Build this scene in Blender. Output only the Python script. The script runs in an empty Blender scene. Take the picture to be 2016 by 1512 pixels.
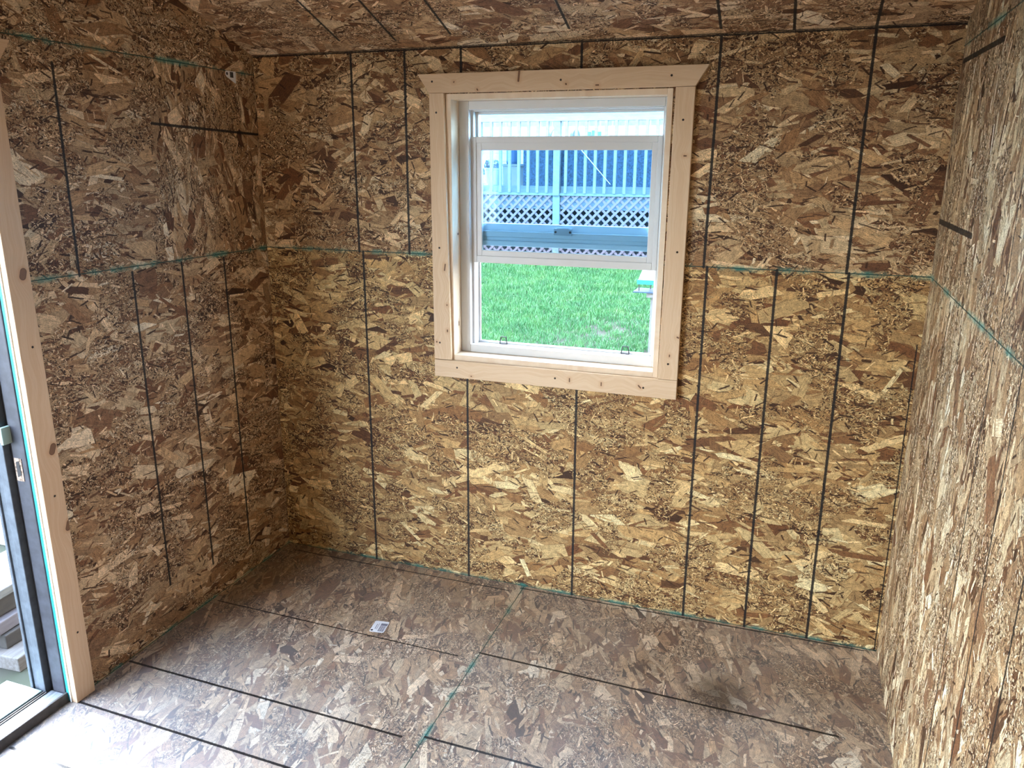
import bpy, math, random
from mathutils import Vector, Matrix
random.seed(7)
SC = bpy.context.scene
COL = SC.collection
R = math.radians

# ------------------------------------------------------------------ camera
cd = bpy.data.cameras.new('camera'); cam = bpy.data.objects.new('camera', cd); COL.objects.link(cam)
cd.sensor_width = 36.0; cd.lens = 1556.57 / 2016 * 36.0; cd.clip_start = 0.02; cd.clip_end = 200
M = Matrix.Rotation(R(19.4512), 4, 'Z') @ Matrix.Rotation(R(74.5747), 4, 'X') @ Matrix.Rotation(R(0.2953), 4, 'Z')
M.translation = Vector((1.8671, -2.5193, 1.5186)); cam.matrix_world = M
SC.camera = cam

# ------------------------------------------------------------------ view
SC.view_settings.view_transform = 'Standard'
SC.view_settings.look = 'None'
SC.view_settings.gamma = 1.0
SC.view_settings.use_curve_mapping = False
SC.view_settings.exposure = 4.18

SC.cycles.max_bounces = 6; SC.cycles.diffuse_bounces = 3; SC.cycles.glossy_bounces = 2; SC.cycles.transmission_bounces = 4
SC.cycles.use_adaptive_sampling = True; SC.cycles.adaptive_threshold = 0.07; SC.cycles.adaptive_min_samples = 20; SC.cycles.sample_clamp_indirect = 6.0

# ------------------------------------------------------------------ world: bright hazy sky
W = bpy.data.worlds.new('world'); SC.world = W; W.use_nodes = True
wn = W.node_tree; wn.nodes.clear()
wo = wn.nodes.new('ShaderNodeOutputWorld'); wb = wn.nodes.new('ShaderNodeBackground')
wr = wn.nodes.new('ShaderNodeValToRGB'); wt = wn.nodes.new('ShaderNodeTexCoord'); ws = wn.nodes.new('ShaderNodeSeparateXYZ')
wn.links.new(wt.outputs['Generated'], ws.inputs[0]); wn.links.new(ws.outputs['Z'], wr.inputs[0])
wr.color_ramp.elements[0].position = 0.0; wr.color_ramp.elements[0].color = (0.82, 0.92, 1.0, 1)
wr.color_ramp.elements[1].position = 0.8; wr.color_ramp.elements[1].color = (0.52, 0.70, 1.0, 1)
wn.links.new(wr.outputs[0], wb.inputs['Color']); wb.inputs['Strength'].default_value = 1.42
wn.links.new(wb.outputs[0], wo.inputs[0])

# ------------------------------------------------------------------ sun (high, soft, from behind the back left corner)
sd = bpy.data.lights.new('sun', 'SUN'); sun = bpy.data.objects.new('sun', sd); COL.objects.link(sun)
sd.energy = 1.1; sd.angle = R(45); sd.color = (1.0, 0.99, 0.97)
SUNDIR = Vector((0.72, -0.30, -0.62)).normalized()
sun.rotation_euler = SUNDIR.to_track_quat('-Z', 'Y').to_euler()

def portal(name, loc, rot, sx, sz):
    l = bpy.data.lights.new(name, 'AREA'); o = bpy.data.objects.new(name, l); COL.objects.link(o)
    l.shape = 'RECTANGLE'; l.size = sx; l.size_y = sz; o.location = loc; o.rotation_euler = rot
    l.cycles.is_portal = True
portal('doorway_portal', (-0.22, -1.98, 0.86), (0, R(-90), 0), 1.66, 1.76)
portal('window_portal', (1.112, 0.16, 1.297), (R(-90), 0, 0), 0.70, 0.85)

# ------------------------------------------------------------------ mesh helpers
class MB:
    def __init__(s): s.v = []; s.f = []; s.m = []
    def quad(s, pts, mi=0):
        n = len(s.v); s.v += [tuple(p) for p in pts]; s.f.append(tuple(range(n, n + len(pts)))); s.m.append(mi)
    def box(s, x0, x1, y0, y1, z0, z1, mat=None, mi=0):
        P = [Vector((x, y, z)) for x in (x0, x1) for y in (y0, y1) for z in (z0, z1)]
        if mat is not None: P = [mat @ p for p in P]
        n = len(s.v); s.v += [tuple(p) for p in P]
        for f in ((0,1,3,2),(4,6,7,5),(0,4,5,1),(2,3,7,6),(0,2,6,4),(1,5,7,3)):
            s.f.append(tuple(n + i for i in f)); s.m.append(mi)
        return s
    def prism(s, poly, a0, a1, axis, mi=0):
        # poly in the two other axes (order x,y,z without axis), extruded a0..a1
        def mk(p, a):
            q = list(p); q.insert(axis, a); return tuple(q)
        n = len(s.v); k = len(poly)
        s.v += [mk(p, a0) for p in poly] + [mk(p, a1) for p in poly]
        s.f.append(tuple(range(n, n + k))); s.m.append(mi)
        s.f.append(tuple(range(n + 2 * k - 1, n + k - 1, -1))); s.m.append(mi)
        for i in range(k):
            j = (i + 1) % k; s.f.append((n + i, n + j, n + k + j, n + k + i)); s.m.append(mi)
        return s
    def ring(s, x0, x1, z0, z1, l, r, b, t, y0, y1):
        s.box(x0, x0 + l, y0, y1, z0, z1); s.box(x1 - r, x1, y0, y1, z0, z1)
        s.box(x0 + l, x1 - r, y0, y1, z0, z0 + b); s.box(x0 + l, x1 - r, y0, y1, z1 - t, z1); return s
    def cyl(s, a, b, r, n=12, r2=None, mi=0):
        a = Vector(a); b = Vector(b); d = (b - a).normalized()
        u = d.orthogonal().normalized(); w = d.cross(u); r2 = r if r2 is None else r2
        k = len(s.v)
        for c, rr in ((a, r), (b, r2)):
            for i in range(n):
                t = 2 * math.pi * i / n; s.v.append(tuple(c + (u * math.cos(t) + w * math.sin(t)) * rr))
        for i in range(n):
            j = (i + 1) % n; s.f.append((k + i, k + j, k + n + j, k + n + i)); s.m.append(mi)
        s.f.append(tuple(k + i for i in reversed(range(n)))); s.f.append(tuple(k + n + i for i in range(n))); s.m += [mi, mi]
        return s
    def lathe(s, prof, c, n=24):
        k = len(s.v); c = Vector(c)
        for r, z in prof:
            for i in range(n):
                t = 2 * math.pi * i / n; s.v.append((c.x + r * math.cos(t), c.y + r * math.sin(t), c.z + z))
        for q in range(len(prof) - 1):
            for i in range(n):
                j = (i + 1) % n; a = k + q * n
                s.f.append((a + i, a + j, a + n + j, a + n + i)); s.m.append(0)
        return s
    def build(s, name, mats, parent=None, bevel=0, seg=2, smooth=False, **tags):
        me = bpy.data.meshes.new(name); me.from_pydata(s.v, [], s.f)
        if not isinstance(mats, (list, tuple)): mats = [mats]
        for m in mats: me.materials.append(m)
        if len(mats) > 1: me.polygons.foreach_set('material_index', s.m)
        import bmesh
        bm = bmesh.new(); bm.from_mesh(me); bmesh.ops.recalc_face_normals(bm, faces=bm.faces); bm.to_mesh(me); bm.free()
        if smooth: me.polygons.foreach_set('use_smooth', [True] * len(me.polygons))
        me.update()
        o = bpy.data.objects.new(name, me); COL.objects.link(o)
        if parent: o.parent = parent
        if bevel:
            b = o.modifiers.new('bevel', 'BEVEL'); b.width = bevel; b.segments = seg; b.limit_method = 'ANGLE'
        for k, v in tags.items(): o[k] = v
        return o

def root(name, label=None, cat=None, group=None, kind=None, loc=(0, 0, 0)):
    o = bpy.data.objects.new(name, None); COL.objects.link(o); o.location = loc
    o.empty_display_size = 0.05
    if label: o['label'] = label
    if cat: o['category'] = cat
    if group: o['group'] = group
    if kind: o['kind'] = kind
    return o

# ------------------------------------------------------------------ node helpers
class NT:
    def __init__(s, tree): s.t = tree; s.n = tree.nodes; s.l = tree.links
    def put(s, sock, v):
        if isinstance(v, bpy.types.NodeSocket): s.l.new(v, sock)
        elif v is not None:
            try: sock.default_value = v
            except Exception:
                sock.default_value = (v, v, v) if not hasattr(v, '__len__') else tuple(v)[:len(sock.default_value)]
    def math(s, op, a, b=None, c=None, clamp=False):
        # clamping is spelt out with MINIMUM / MAXIMUM: the built-in clamp makes long chains overflow the shader stack
        n = s.n.new('ShaderNodeMath'); n.operation = op
        for i, v in enumerate((a, b, c)):
            if v is not None: s.put(n.inputs[i], v)
        if clamp: return s.math('MAXIMUM', s.math('MINIMUM', n.outputs[0], 1.0), 0.0)
        return n.outputs[0]
    def vm(s, op, a, b=None, c=None, out=0):
        n = s.n.new('ShaderNodeVectorMath'); n.operation = op
        for i, v in enumerate((a, b, c)):
            if v is not None: s.put(n.inputs[3] if (op == 'SCALE' and i == 1) else n.inputs[i], v)
        return n.outputs[out]
    def xyz(s, x=0.0, y=0.0, z=0.0):
        n = s.n.new('ShaderNodeCombineXYZ'); s.put(n.inputs[0], x); s.put(n.inputs[1], y); s.put(n.inputs[2], z); return n.outputs[0]
    def sep(s, v):
        n = s.n.new('ShaderNodeSeparateXYZ'); s.l.new(v, n.inputs[0]); return n.outputs[0], n.outputs[1], n.outputs[2]
    def rgb(s, c):
        n = s.n.new('ShaderNodeSeparateColor'); s.l.new(c, n.inputs[0]); return n.outputs[0], n.outputs[1], n.outputs[2]
    def noise(s, v, scale, detail=2.0, rough=0.5, dim='2D', color=False, dist=0.0):
        n = s.n.new('ShaderNodeTexNoise'); n.noise_dimensions = dim; s.put(n.inputs['Vector'], v)
        n.inputs['Scale'].default_value = scale; n.inputs['Detail'].default_value = detail; n.inputs['Roughness'].default_value = rough
        n.inputs['Distortion'].default_value = dist
        return n.outputs['Color'] if color else n.outputs['Fac']
    def mr(s, v, a, b, c=0.0, d=1.0, smooth=False):
        k = (d - c) / (b - a); r = s.math('MULTIPLY_ADD', v, k, c - a * k)
        return s.math('MAXIMUM', s.math('MINIMUM', r, max(c, d)), min(c, d))
    def mix(s, f, a, b, mode='MIX'):
        n = s.n.new('ShaderNodeMix'); n.data_type = 'RGBA'; n.blend_type = mode; n.clamp_factor = True
        s.put(n.inputs[0], f); s.put(n.inputs[6], a); s.put(n.inputs[7], b); return n.outputs[2]
    def ramp(s, f, els):
        n = s.n.new('ShaderNodeValToRGB'); s.put(n.inputs[0], f); e = n.color_ramp.elements
        while len(e) < len(els): e.new(0.5)
        for q, (p, c) in zip(e, els): q.position = p; q.color = (*c, 1)
        return n.outputs[0]

def new_group(name, ins, outs):
    g = bpy.data.node_groups.new(name, 'ShaderNodeTree')
    for n, t, d in ins:
        so = g.interface.new_socket(n, in_out='INPUT', socket_type=t)
        if d is not None: so.default_value = d
    for n, t in outs: g.interface.new_socket(n, in_out='OUTPUT', socket_type=t)
    gi = g.nodes.new('NodeGroupInput'); go = g.nodes.new('NodeGroupOutput')
    return g, NT(g), {s.name: s for s in gi.outputs if s.name}, go
F, V3, C4 = 'NodeSocketFloat', 'NodeSocketVector', 'NodeSocketColor'

OSB_RAMP = [(0.0, (.050, .022, .010)), (0.12, (.185, .084, .042)), (0.30, (.310, .185, .100)), (0.55, (.430, .292, .172)), (0.80, (.560, .410, .255)), (1.0, (.78, .65, .48))]
# one layer of glued wood strands laid over whatever is below; State = (along, across, tone) of the topmost strand
G_STRAND, t, I, go = new_group('strand_layer',
    [('P', V3, None), ('State', V3, None), ('ShBelow', F, 0.0), ('Cell', V3, (10., 20., 1.)), ('Half', F, .04), ('HalfW', F, .008),
     ('Jit', F, 1.5), ('Presence', F, .8), ('Seed', F, 0.0), ('Light', F, 0.0), ('Mask', F, 1.0)],
    [('State', V3), ('Sh', F)])
ps = t.vm('ADD', t.vm('MULTIPLY', I['P'], I['Cell']), t.xyz(I['Seed'], t.math('MULTIPLY', I['Seed'], 1.7), 0.0))
vo = t.n.new('ShaderNodeTexVoronoi'); vo.voronoi_dimensions = '2D'; vo.feature = 'F1'; t.l.new(ps, vo.inputs['Vector'])
vo.inputs['Scale'].default_value = 1.0; vo.inputs['Randomness'].default_value = 1.0
r, g_, b = t.rgb(vo.outputs['Color'])
d = t.vm('DIVIDE', t.vm('SUBTRACT', ps, vo.outputs['Position']), I['Cell'])
ang = t.math('MULTIPLY', t.math('SUBTRACT', t.math('ADD', r, g_), 1.0), I['Jit'])
vr = t.n.new('ShaderNodeVectorRotate'); vr.rotation_type = 'Z_AXIS'; t.l.new(d, vr.inputs['Vector']); t.l.new(ang, vr.inputs['Angle'])
rx, ry, _z = t.sep(vr.outputs[0])
r2 = t.math('FRACT', t.math('MULTIPLY', b, 7.31)); r3 = t.math('FRACT', t.math('MULTIPLY_ADD', g_, 31.7, t.math('MULTIPLY', b, 11.3)))
r4 = t.math('FRACT', t.math('MULTIPLY', r, 17.9))
skew = t.math('MULTIPLY', rx, t.math('MULTIPLY', t.math('SUBTRACT', r4, 0.5), 0.25))
lx = t.math('SUBTRACT', t.math('MULTIPLY', I['Half'], t.math('ADD', b, 0.5)), t.math('ADD', t.math('ABSOLUTE', rx), t.math('MULTIPLY', ry, t.math('SUBTRACT', r2, 0.5))))
ly = t.math('SUBTRACT', t.math('MULTIPLY', I['HalfW'], t.math('MULTIPLY_ADD', r2, 1.2, 0.4)), t.math('ABSOLUTE', t.math('ADD', ry, skew)))
sdf = t.math('MINIMUM', lx, ly)
pres = t.math('MULTIPLY', t.math('LESS_THAN', r4, I['Presence']), I['Mask'])
mask = t.math('MULTIPLY', t.math('GREATER_THAN', sdf, 0.0), t.math('GREATER_THAN', pres, 0.5))
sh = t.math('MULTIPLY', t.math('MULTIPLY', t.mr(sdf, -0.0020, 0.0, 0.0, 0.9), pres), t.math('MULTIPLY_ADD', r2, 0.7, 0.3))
inv = t.math('SUBTRACT', 1.0, mask)
st = t.xyz(t.math('MULTIPLY_ADD', r3, 3.1, rx), t.math('ADD', ry, t.math('MULTIPLY', r4, 0.7)), t.math('ADD', r3, I['Light'], clamp=True))
out = t.vm('ADD', t.vm('SCALE', I['State'], inv), t.vm('SCALE', st, mask))
t.l.new(out, go.inputs[0]); t.l.new(t.math('MULTIPLY', t.math('MAXIMUM', I['ShBelow'], sh), inv), go.inputs[1])

# whole oriented strand board surface; P in metres, x along the strands
G_OSB, t, I, go = new_group('strand_board', [('P', V3, None), ('Seed', F, 0.0)], [('Color', C4), ('H', F)])
P0 = t.vm('ADD', I['P'], t.xyz(I['Seed'], t.math('MULTIPLY', I['Seed'], 0.37), 0.0))
wob = t.vm('SCALE', t.vm('SUBTRACT', t.xyz(*t.rgb(t.noise(P0, 70.0, 3.0, 0.65, color=True))), (.5, .5, .5)), 0.0036)
P = t.vm('ADD', P0, wob)
def vor(scale, sx, sy):
    n = t.n.new('ShaderNodeTexVoronoi'); n.voronoi_dimensions = '2D'; n.feature = 'F1'
    t.l.new(t.vm('MULTIPLY', P, (sx, sy, 1)), n.inputs['Vector']); n.inputs['Scale'].default_value = scale
    return t.rgb(n.outputs['Color'])[0]
base = t.math('ADD', t.math('MULTIPLY', vor(1, 60, 170), 0.55), t.math('MULTIPLY', vor(1, 150, 400), 0.45))
px, py, _ = t.sep(P)
frag = t.noise(P0, 6.0, 2.0, 0.5)
m_frag = t.mr(frag, 0.50, 0.53); m_frag2 = t.mr(frag, 0.53, 0.50)
st = t.xyz(px, py, t.mr(base, 0.12, 0.85, 0.0, 0.8)); sh = 0.0
LAY = [ # cellx, celly, half, halfw, jit, presence, light, mask
    (14, 38, .046, .0090, 0.9, .90, -.08, None),
    (10, 26, .064, .0130, 1.3, .85, -.03, None),
    (34, 80, .022, .0038, 2.2, .70, .00, None),
    (7.5, 19, .090, .0165, 1.0, .80, -.04, None),
    (9, 18, .072, .0180, 1.8, .66, .00, None),
    (10, 30, .068, .0075, 0.8, .62, .03, None),
    (42, 110, .017, .0026, 2.8, .85, -.06, m_frag),
    (95, 210, .0080, .0013, 3.0, .80, -.30, m_frag),
    (6.2, 14, .105, .0200, 1.3, .48, .06, m_frag2),
    (8, 16, .080, .0125, 2.0, .34, .12, None),
    (80, 170, .009, .0015, 3.0, .42, .38, m_frag),
    (20, 50, .036, .0026, 2.4, .34, .16, None),
    (24, 56, .026, .0012, 2.0, .38, -.60, None),
]
for k, (cx, cy, hl, hw, jit, pr, lt, mk) in enumerate(LAY):
    n = t.n.new('ShaderNodeGroup'); n.node_tree = G_STRAND
    # the vanishing term makes each layer wait for the one below it, which keeps the shader stack small
    t.l.new(t.vm('MULTIPLY_ADD', st, (1e-6, 1e-6, 1e-6), P), n.inputs['P']); t.l.new(st, n.inputs['State'])
    if k: t.l.new(sh, n.inputs['ShBelow'])
    n.inputs['Cell'].default_value = (cx, cy, 1); n.inputs['Half'].default_value = hl; n.inputs['HalfW'].default_value = hw
    n.inputs['Jit'].default_value = jit; n.inputs['Presence'].default_value = pr; n.inputs['Seed'].default_value = 13.7 * (k + 1)
    n.inputs['Light'].default_value = lt
    if mk is not None: t.l.new(mk, n.inputs['Mask'])
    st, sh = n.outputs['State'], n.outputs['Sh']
gx, gy, tone = t.sep(st)
grain = t.noise(t.xyz(t.math('MULTIPLY', gx, 16.0), t.math('MULTIPLY', gy, 420.0), 0.0), 1.0, 2.0, 0.6)
blot = t.noise(t.vm('ADD', P0, t.xyz(tone, tone, 0)), 60.0, 3.0, 0.65)
chip = t.ramp(tone, OSB_RAMP)
chip = t.vm('SCALE', t.xyz(*t.rgb(chip)), t.math('MULTIPLY', t.mr(grain, 0.3, 0.72, 0.72, 1.18), t.mr(blot, 0.30, 0.70, 0.72, 1.22)))
hue = t.math('FRACT', t.math('MULTIPLY', tone, 37.0))
chip = t.vm('MULTIPLY', chip, t.xyz(1.04, t.math('MULTIPLY_ADD', hue, 0.16, 0.92), t.math('MULTIPLY_ADD', hue, 0.30, 0.80)))
crumb = t.noise(t.vm('MULTIPLY', P, (1.0, 1.9, 1.0)), 210.0, 3.0, 0.7)
chip = t.vm('SCALE', chip, t.mr(t.math('ADD', crumb, t.math('MULTIPLY', m_frag, -0.045)), 0.34, 0.43, 0.25, 1.0))
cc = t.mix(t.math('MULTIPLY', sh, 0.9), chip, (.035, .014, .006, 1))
specks = t.noise(P0, 420.0, 2.0, 0.6)
cc = t.mix(t.mr(specks, 0.34, 0.27, 0.0, 0.8), cc, (.035, .015, .007, 1))
t.l.new(cc, go.inputs[0]); t.l.new(t.math('MULTIPLY', tone, 1.0), go.inputs[1])

# distance to a segment
G_SEG, t, I, go = new_group('segment', [('P', V3, None), ('A', V3, None), ('B', V3, None)], [('D', F)])
pa = t.vm('SUBTRACT', I['P'], I['A']); ba = t.vm('SUBTRACT', I['B'], I['A'])
h = t.math('DIVIDE', t.vm('DOT_PRODUCT', pa, ba, out=1), t.vm('DOT_PRODUCT', ba, ba, out=1), clamp=True)
t.l.new(t.vm('LENGTH', t.vm('SUBTRACT', pa, t.vm('SCALE', ba, h)), out=1), go.inputs[0])

def new_mat(name):
    m = bpy.data.materials.new(name); m.use_nodes = True; m.node_tree.nodes.clear()
    t = NT(m.node_tree); o = t.n.new('ShaderNodeOutputMaterial'); b = t.n.new('ShaderNodeBsdfPrincipled')
    t.l.new(b.outputs[0], o.inputs[0]); return m, t, b
def simple(name, col, rough=0.6, metal=0.0, var=0.0, vscale=20.0, spec=0.5, bump=0.0, stretch=(1, 1, 1), col2=None):
    m, t, b = new_mat(name)
    b.inputs['Roughness'].default_value = rough; b.inputs['Metallic'].default_value = metal; b.inputs['Specular IOR Level'].default_value = spec
    if var or col2 or bump:
        tc = t.n.new('ShaderNodeTexCoord'); v = t.vm('MULTIPLY', tc.outputs['Object'], stretch)
        nz = t.noise(v, vscale, 4.0, 0.6, dim='3D')
        c2 = col2 or tuple(max(0, c * (1 - var)) for c in col)
        c = t.mix(t.mr(nz, 0.35, 0.65), (*col, 1), (*c2, 1)); t.l.new(c, b.inputs['Base Color'])
        if bump:
            bn = t.n.new('ShaderNodeBump'); bn.inputs['Strength'].default_value = bump; bn.inputs['Distance'].default_value = 0.002
            t.l.new(nz, bn.inputs['Height']); t.l.new(bn.outputs[0], b.inputs['Normal'])
    else: b.inputs['Base Color'].default_value = (*col, 1)
    return m
def seg_d(t, P2, a, b):
    n = t.n.new('ShaderNodeGroup'); n.node_tree = G_SEG; t.l.new(P2, n.inputs['P'])
    n.inputs['A'].default_value = (a[0], a[1], 0); n.inputs['B'].default_value = (b[0], b[1], 0); return n.outputs[0]

def osb(name, axes, seed, rot=0.0, ink=(), green=(), cracks=(), rough=0.62, region=None, dust_sheen=0.0, stains=(), hue=None, low_bounce_hue=None):
    """axes: which object coordinates make (u, v). ink/green/cracks: lists of ((u,v),(u,v)[,halfwidth])."""
    m, t, b = new_mat(name)
    tc = t.n.new('ShaderNodeTexCoord'); c = t.sep(tc.outputs['Object'])
    u, v = c[axes[0]], c[axes[1]]; P2 = t.xyz(u, v, 0.0)
    def board(rt, sd):
        vr = t.n.new('ShaderNodeVectorRotate'); vr.rotation_type = 'Z_AXIS'; t.l.new(P2, vr.inputs['Vector'])
        t.put(vr.inputs['Angle'], rt); g = t.n.new('ShaderNodeGroup'); g.node_tree = G_OSB
        t.l.new(vr.outputs[0], g.inputs['P']); t.put(g.inputs['Seed'], sd); return g.outputs['Color'], g.outputs['H']
    if region:   # another panel with its own strand direction: angle and seed switch inside the rectangles
        rt, sd = rot, seed
        for (u0, u1, v0, v1, ra) in region:
            ins = t.math('MULTIPLY', t.math('MULTIPLY', t.math('GREATER_THAN', u, u0), t.math('LESS_THAN', u, u1)),
                         t.math('MULTIPLY', t.math('GREATER_THAN', v, v0), t.math('LESS_THAN', v, v1)))
            base_r = rt; rt = t.math('MULTIPLY_ADD', ins, ra - rot, base_r); sd = t.math('MULTIPLY_ADD', ins, 3.7, sd)
        col, H = board(rt, sd)
    else: col, H = board(rot, seed)
    wob = t.noise(P2, 180.0, 2.0, 0.6)
    lo = t.noise(P2, 1.4, 2.0, 0.5)
    col = t.mix(t.mr(lo, 0.35, 0.65, 0.0, 0.22), col, t.vm('MULTIPLY', col, (1.25, 1.05, .85)))
    if low_bounce_hue: col = t.vm('MULTIPLY', t.xyz(*t.rgb(col)), t.xyz(*[t.math('MULTIPLY_ADD', t.math('LESS_THAN', v, 1.219), k - 1.0, 1.0) for k in low_bounce_hue]))  # warm bounce light put into the board colour below the panel seam
    if hue: col = t.vm('MULTIPLY', col, hue)
    if dust_sheen: col = t.mix(t.mr(t.noise(P2, 3.0, 3.0, 0.6), 0.3, 0.7, dust_sheen * .5, dust_sheen), col, (.50, .49, .47, 1))
    if dust_sheen:   # blue-grey around the door: grit, plus painted sky sheen and dimmed door light
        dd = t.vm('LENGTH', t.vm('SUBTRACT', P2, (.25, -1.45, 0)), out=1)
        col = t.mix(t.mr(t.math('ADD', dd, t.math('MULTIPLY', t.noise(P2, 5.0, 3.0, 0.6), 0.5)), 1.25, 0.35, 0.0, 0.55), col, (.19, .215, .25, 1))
    for (p, r0, am) in stains:
        dd = t.vm('LENGTH', t.vm('SUBTRACT', P2, (p[0], p[1], 0)), out=1)
        col = t.mix(t.math('MULTIPLY', t.mr(t.math('ADD', dd, t.math('MULTIPLY', t.noise(P2, 22.0, 3.0, 0.6), 0.08)), r0 + .04, r0 * .2 + .04), am), col, (.05, .03, .018, 1))
    def group(lines, hw0):
        acc = None
        for L in lines:   # marker strokes
            d = t.math('SUBTRACT', seg_d(t, P2, L[0], L[1]), L[2] if len(L) > 2 else hw0)
            acc = d if acc is None else t.math('MINIMUM', acc, d)
        return acc
    if green:
        gd = group(green, 0.0); gn = t.noise(P2, 9.0, 3.0, 0.6)
        fz = t.math('MULTIPLY', t.mr(gd, 0.013, 0.0, 0.0, 1.0), t.mr(t.math('ADD', gn, t.math('MULTIPLY', wob, 0.25)), 0.56, 0.76, 0.0, 0.85))
        col = t.mix(fz, col, (.035, .26, .215, 1))
        col = t.mix(t.mr(gd, 0.0022, 0.0010, 0.0, 0.92), col, (.012, .045, .036, 1))
    if cracks:
        cdist = group(cracks, 0.0); col = t.mix(t.mr(cdist, 0.0014, 0.0005, 0.0, 0.8), col, (.03, .014, .008, 1))
    if ink:
        dd = t.math('ADD', group(ink, 0.0040), t.math('MULTIPLY', t.math('SUBTRACT', wob, 0.5), 0.0028))
        col = t.mix(t.mr(dd, 0.0008, -0.0006, 0.0, 0.95), col, (.005, .005, .006, 1))
    t.l.new(col, b.inputs['Base Color']); b.inputs['Roughness'].default_value = rough; b.inputs['Specular IOR Level'].default_value = 0.35
    bn = t.n.new('ShaderNodeBump'); bn.inputs['Strength'].default_value = 0.35; bn.inputs['Distance'].default_value = 0.0012
    t.l.new(t.noise(t.vm('MULTIPLY', P2, (1.0, 2.4, 1.0)), 45.0, 3.0, 0.6), bn.inputs['Height']); t.l.new(bn.outputs[0], b.inputs['Normal'])
    return m

def pine(name, axes, along, knots=(), col=(.70, .53, .355), seed=0.0, rough=0.55):
    m, t, b = new_mat(name)
    tc = t.n.new('ShaderNodeTexCoord'); c = t.sep(tc.outputs['Object'])
    u, v = c[axes[0]], c[axes[1]]; P2 = t.xyz(u, v, 0.0)
    a, w = (u, v) if along == 0 else (v, u)
    kn = None
    for k in knots:
        d = t.math('SUBTRACT', seg_d(t, P2, k[0], k[1]), k[2]); kn = d if kn is None else t.math('MINIMUM', kn, d)
    bend = t.math('MULTIPLY', t.noise(P2, 4.0, 2.0, 0.5), 0.05)
    if kn is not None: w = t.math('ADD', w, t.math('MULTIPLY', t.mr(kn, 0.05, 0.0), 0.02))
    g1 = t.noise(t.xyz(t.math('MULTIPLY', a, 1.5), t.math('MULTIPLY', t.math('ADD', w, bend), 55.0), seed), 1.0, 2.0, 0.5, dim='3D')
    g2 = t.noise(t.xyz(t.math('MULTIPLY', a, 30.0), t.math('MULTIPLY', w, 700.0), seed), 1.0, 3.0, 0.6, dim='3D')
    rings = t.mr(t.math('SINE', t.math('MULTIPLY', g1, 26.0)), -1, 1, 0.0, 0.30)
    cc = t.mix(rings, (*col, 1), (col[0] * .80, col[1] * .66, col[2] * .52, 1))
    cc = t.mix(t.mr(g2, 0.35, 0.7, 0.0, 0.25), cc, (col[0] * .75, col[1] * .65, col[2] * .55, 1))
    if kn is not None:
        cc = t.mix(t.mr(kn, 0.012, 0.0, 0.0, 0.45), cc, (col[0] * .7, col[1] * .48, col[2] * .33, 1))
        cc = t.mix(t.mr(kn, 0.0008, -0.0005), cc, (.20, .105, .06, 1)); cc = t.mix(t.mr(t.math('ABSOLUTE', kn), 0.0014, 0.0004, 0, .8), cc, (.09, .04, .02, 1))
    t.l.new(cc, b.inputs['Base Color']); b.inputs['Roughness'].default_value = rough; b.inputs['Specular IOR Level'].default_value = 0.3
    return m

# ------------------------------------------------------------------ room shell
WX, HB, SL = 2.24, 1.887, 0.356         # width, height at the back, rise of the ceiling towards the front
YF = -3.15
def cz(y): return HB - SL * y
S4 = 1.219
ink_b = [((.393, S4), (.393, HB)), ((.593, S4), (.595, HB)), ((.797, 1.75), (.797, HB)), ((1.198, 1.75), (1.198, HB)), ((1.606, S4), (1.612, HB)), ((2.017, S4), (2.021, HB)),
         ((.408, 0), (.408, S4)), ((.806, 0), (.808, .80)), ((1.214, 0), (1.211, .80)), ((1.617, 0), (1.617, S4)), ((1.824, 0), (1.823, S4)), ((2.025, 0), (2.024, S4)), ((2.233, 0), (2.230, 1.02), .0018), ((0, HB - .003), (WX, HB - .003), .0022)]
m_back = osb('osb_back', (0, 2), 1.3, 0.06, hue=(1.02, .99, .86), low_bounce_hue=(1.03, 1.03, .86), ink=ink_b, green=[((0, S4 + .002), (WX, S4)), ((0, .003), (WX, .003))])
bw = MB(); hx0, hx1, hz0, hz1 = .743, 1.483, .849, 1.744
bw.box(-.011, hx0, 0, .11, -.05, HB + .0); bw.box(hx1, WX + .011, 0, .11, -.05, HB)
bw.box(hx0, hx1, 0, .11, -.05, hz0); bw.box(hx0, hx1, 0, .11, hz1, HB)
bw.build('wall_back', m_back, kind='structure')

ink_l = [((-.841, 1.772), (-.848, S4)), ((-.660, 1.205), (-.660, .160)), ((-.452, 1.212), (-.452, .132)), ((-.248, 1.206), (-.246, .115)), ((-.516, 1.637), (-.006, 1.623))]
m_left = osb('osb_left', (1, 2), 5.1, 0.1, ink=ink_l, green=[((-1.1, 1.223), (0, S4)), ((-3.1, 1.826), (0, 1.824)), ((-1.1, .004), (0, .004))],
             cracks=[((-.006, 0), (-.006, 1.9))], region=[(-.515, .0, 1.2235, 1.825, 1.45)])
lw = MB(); DY0, DY1, DZ = -1.075, -2.86, 1.70
lw.prism([(0.0, -.05), (0.0, cz(0)), (DY0, cz(DY0)), (DY0, -.05)], -.011, 0, 0)
lw.prism([(DY0, DZ), (DY0, cz(DY0)), (DY1, cz(DY1)), (DY1, DZ)], -.011, 0, 0)
lw.prism([(DY1, -.05), (DY1, cz(DY1)), (YF, cz(YF)), (YF, -.05)], -.011, 0, 0)
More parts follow.
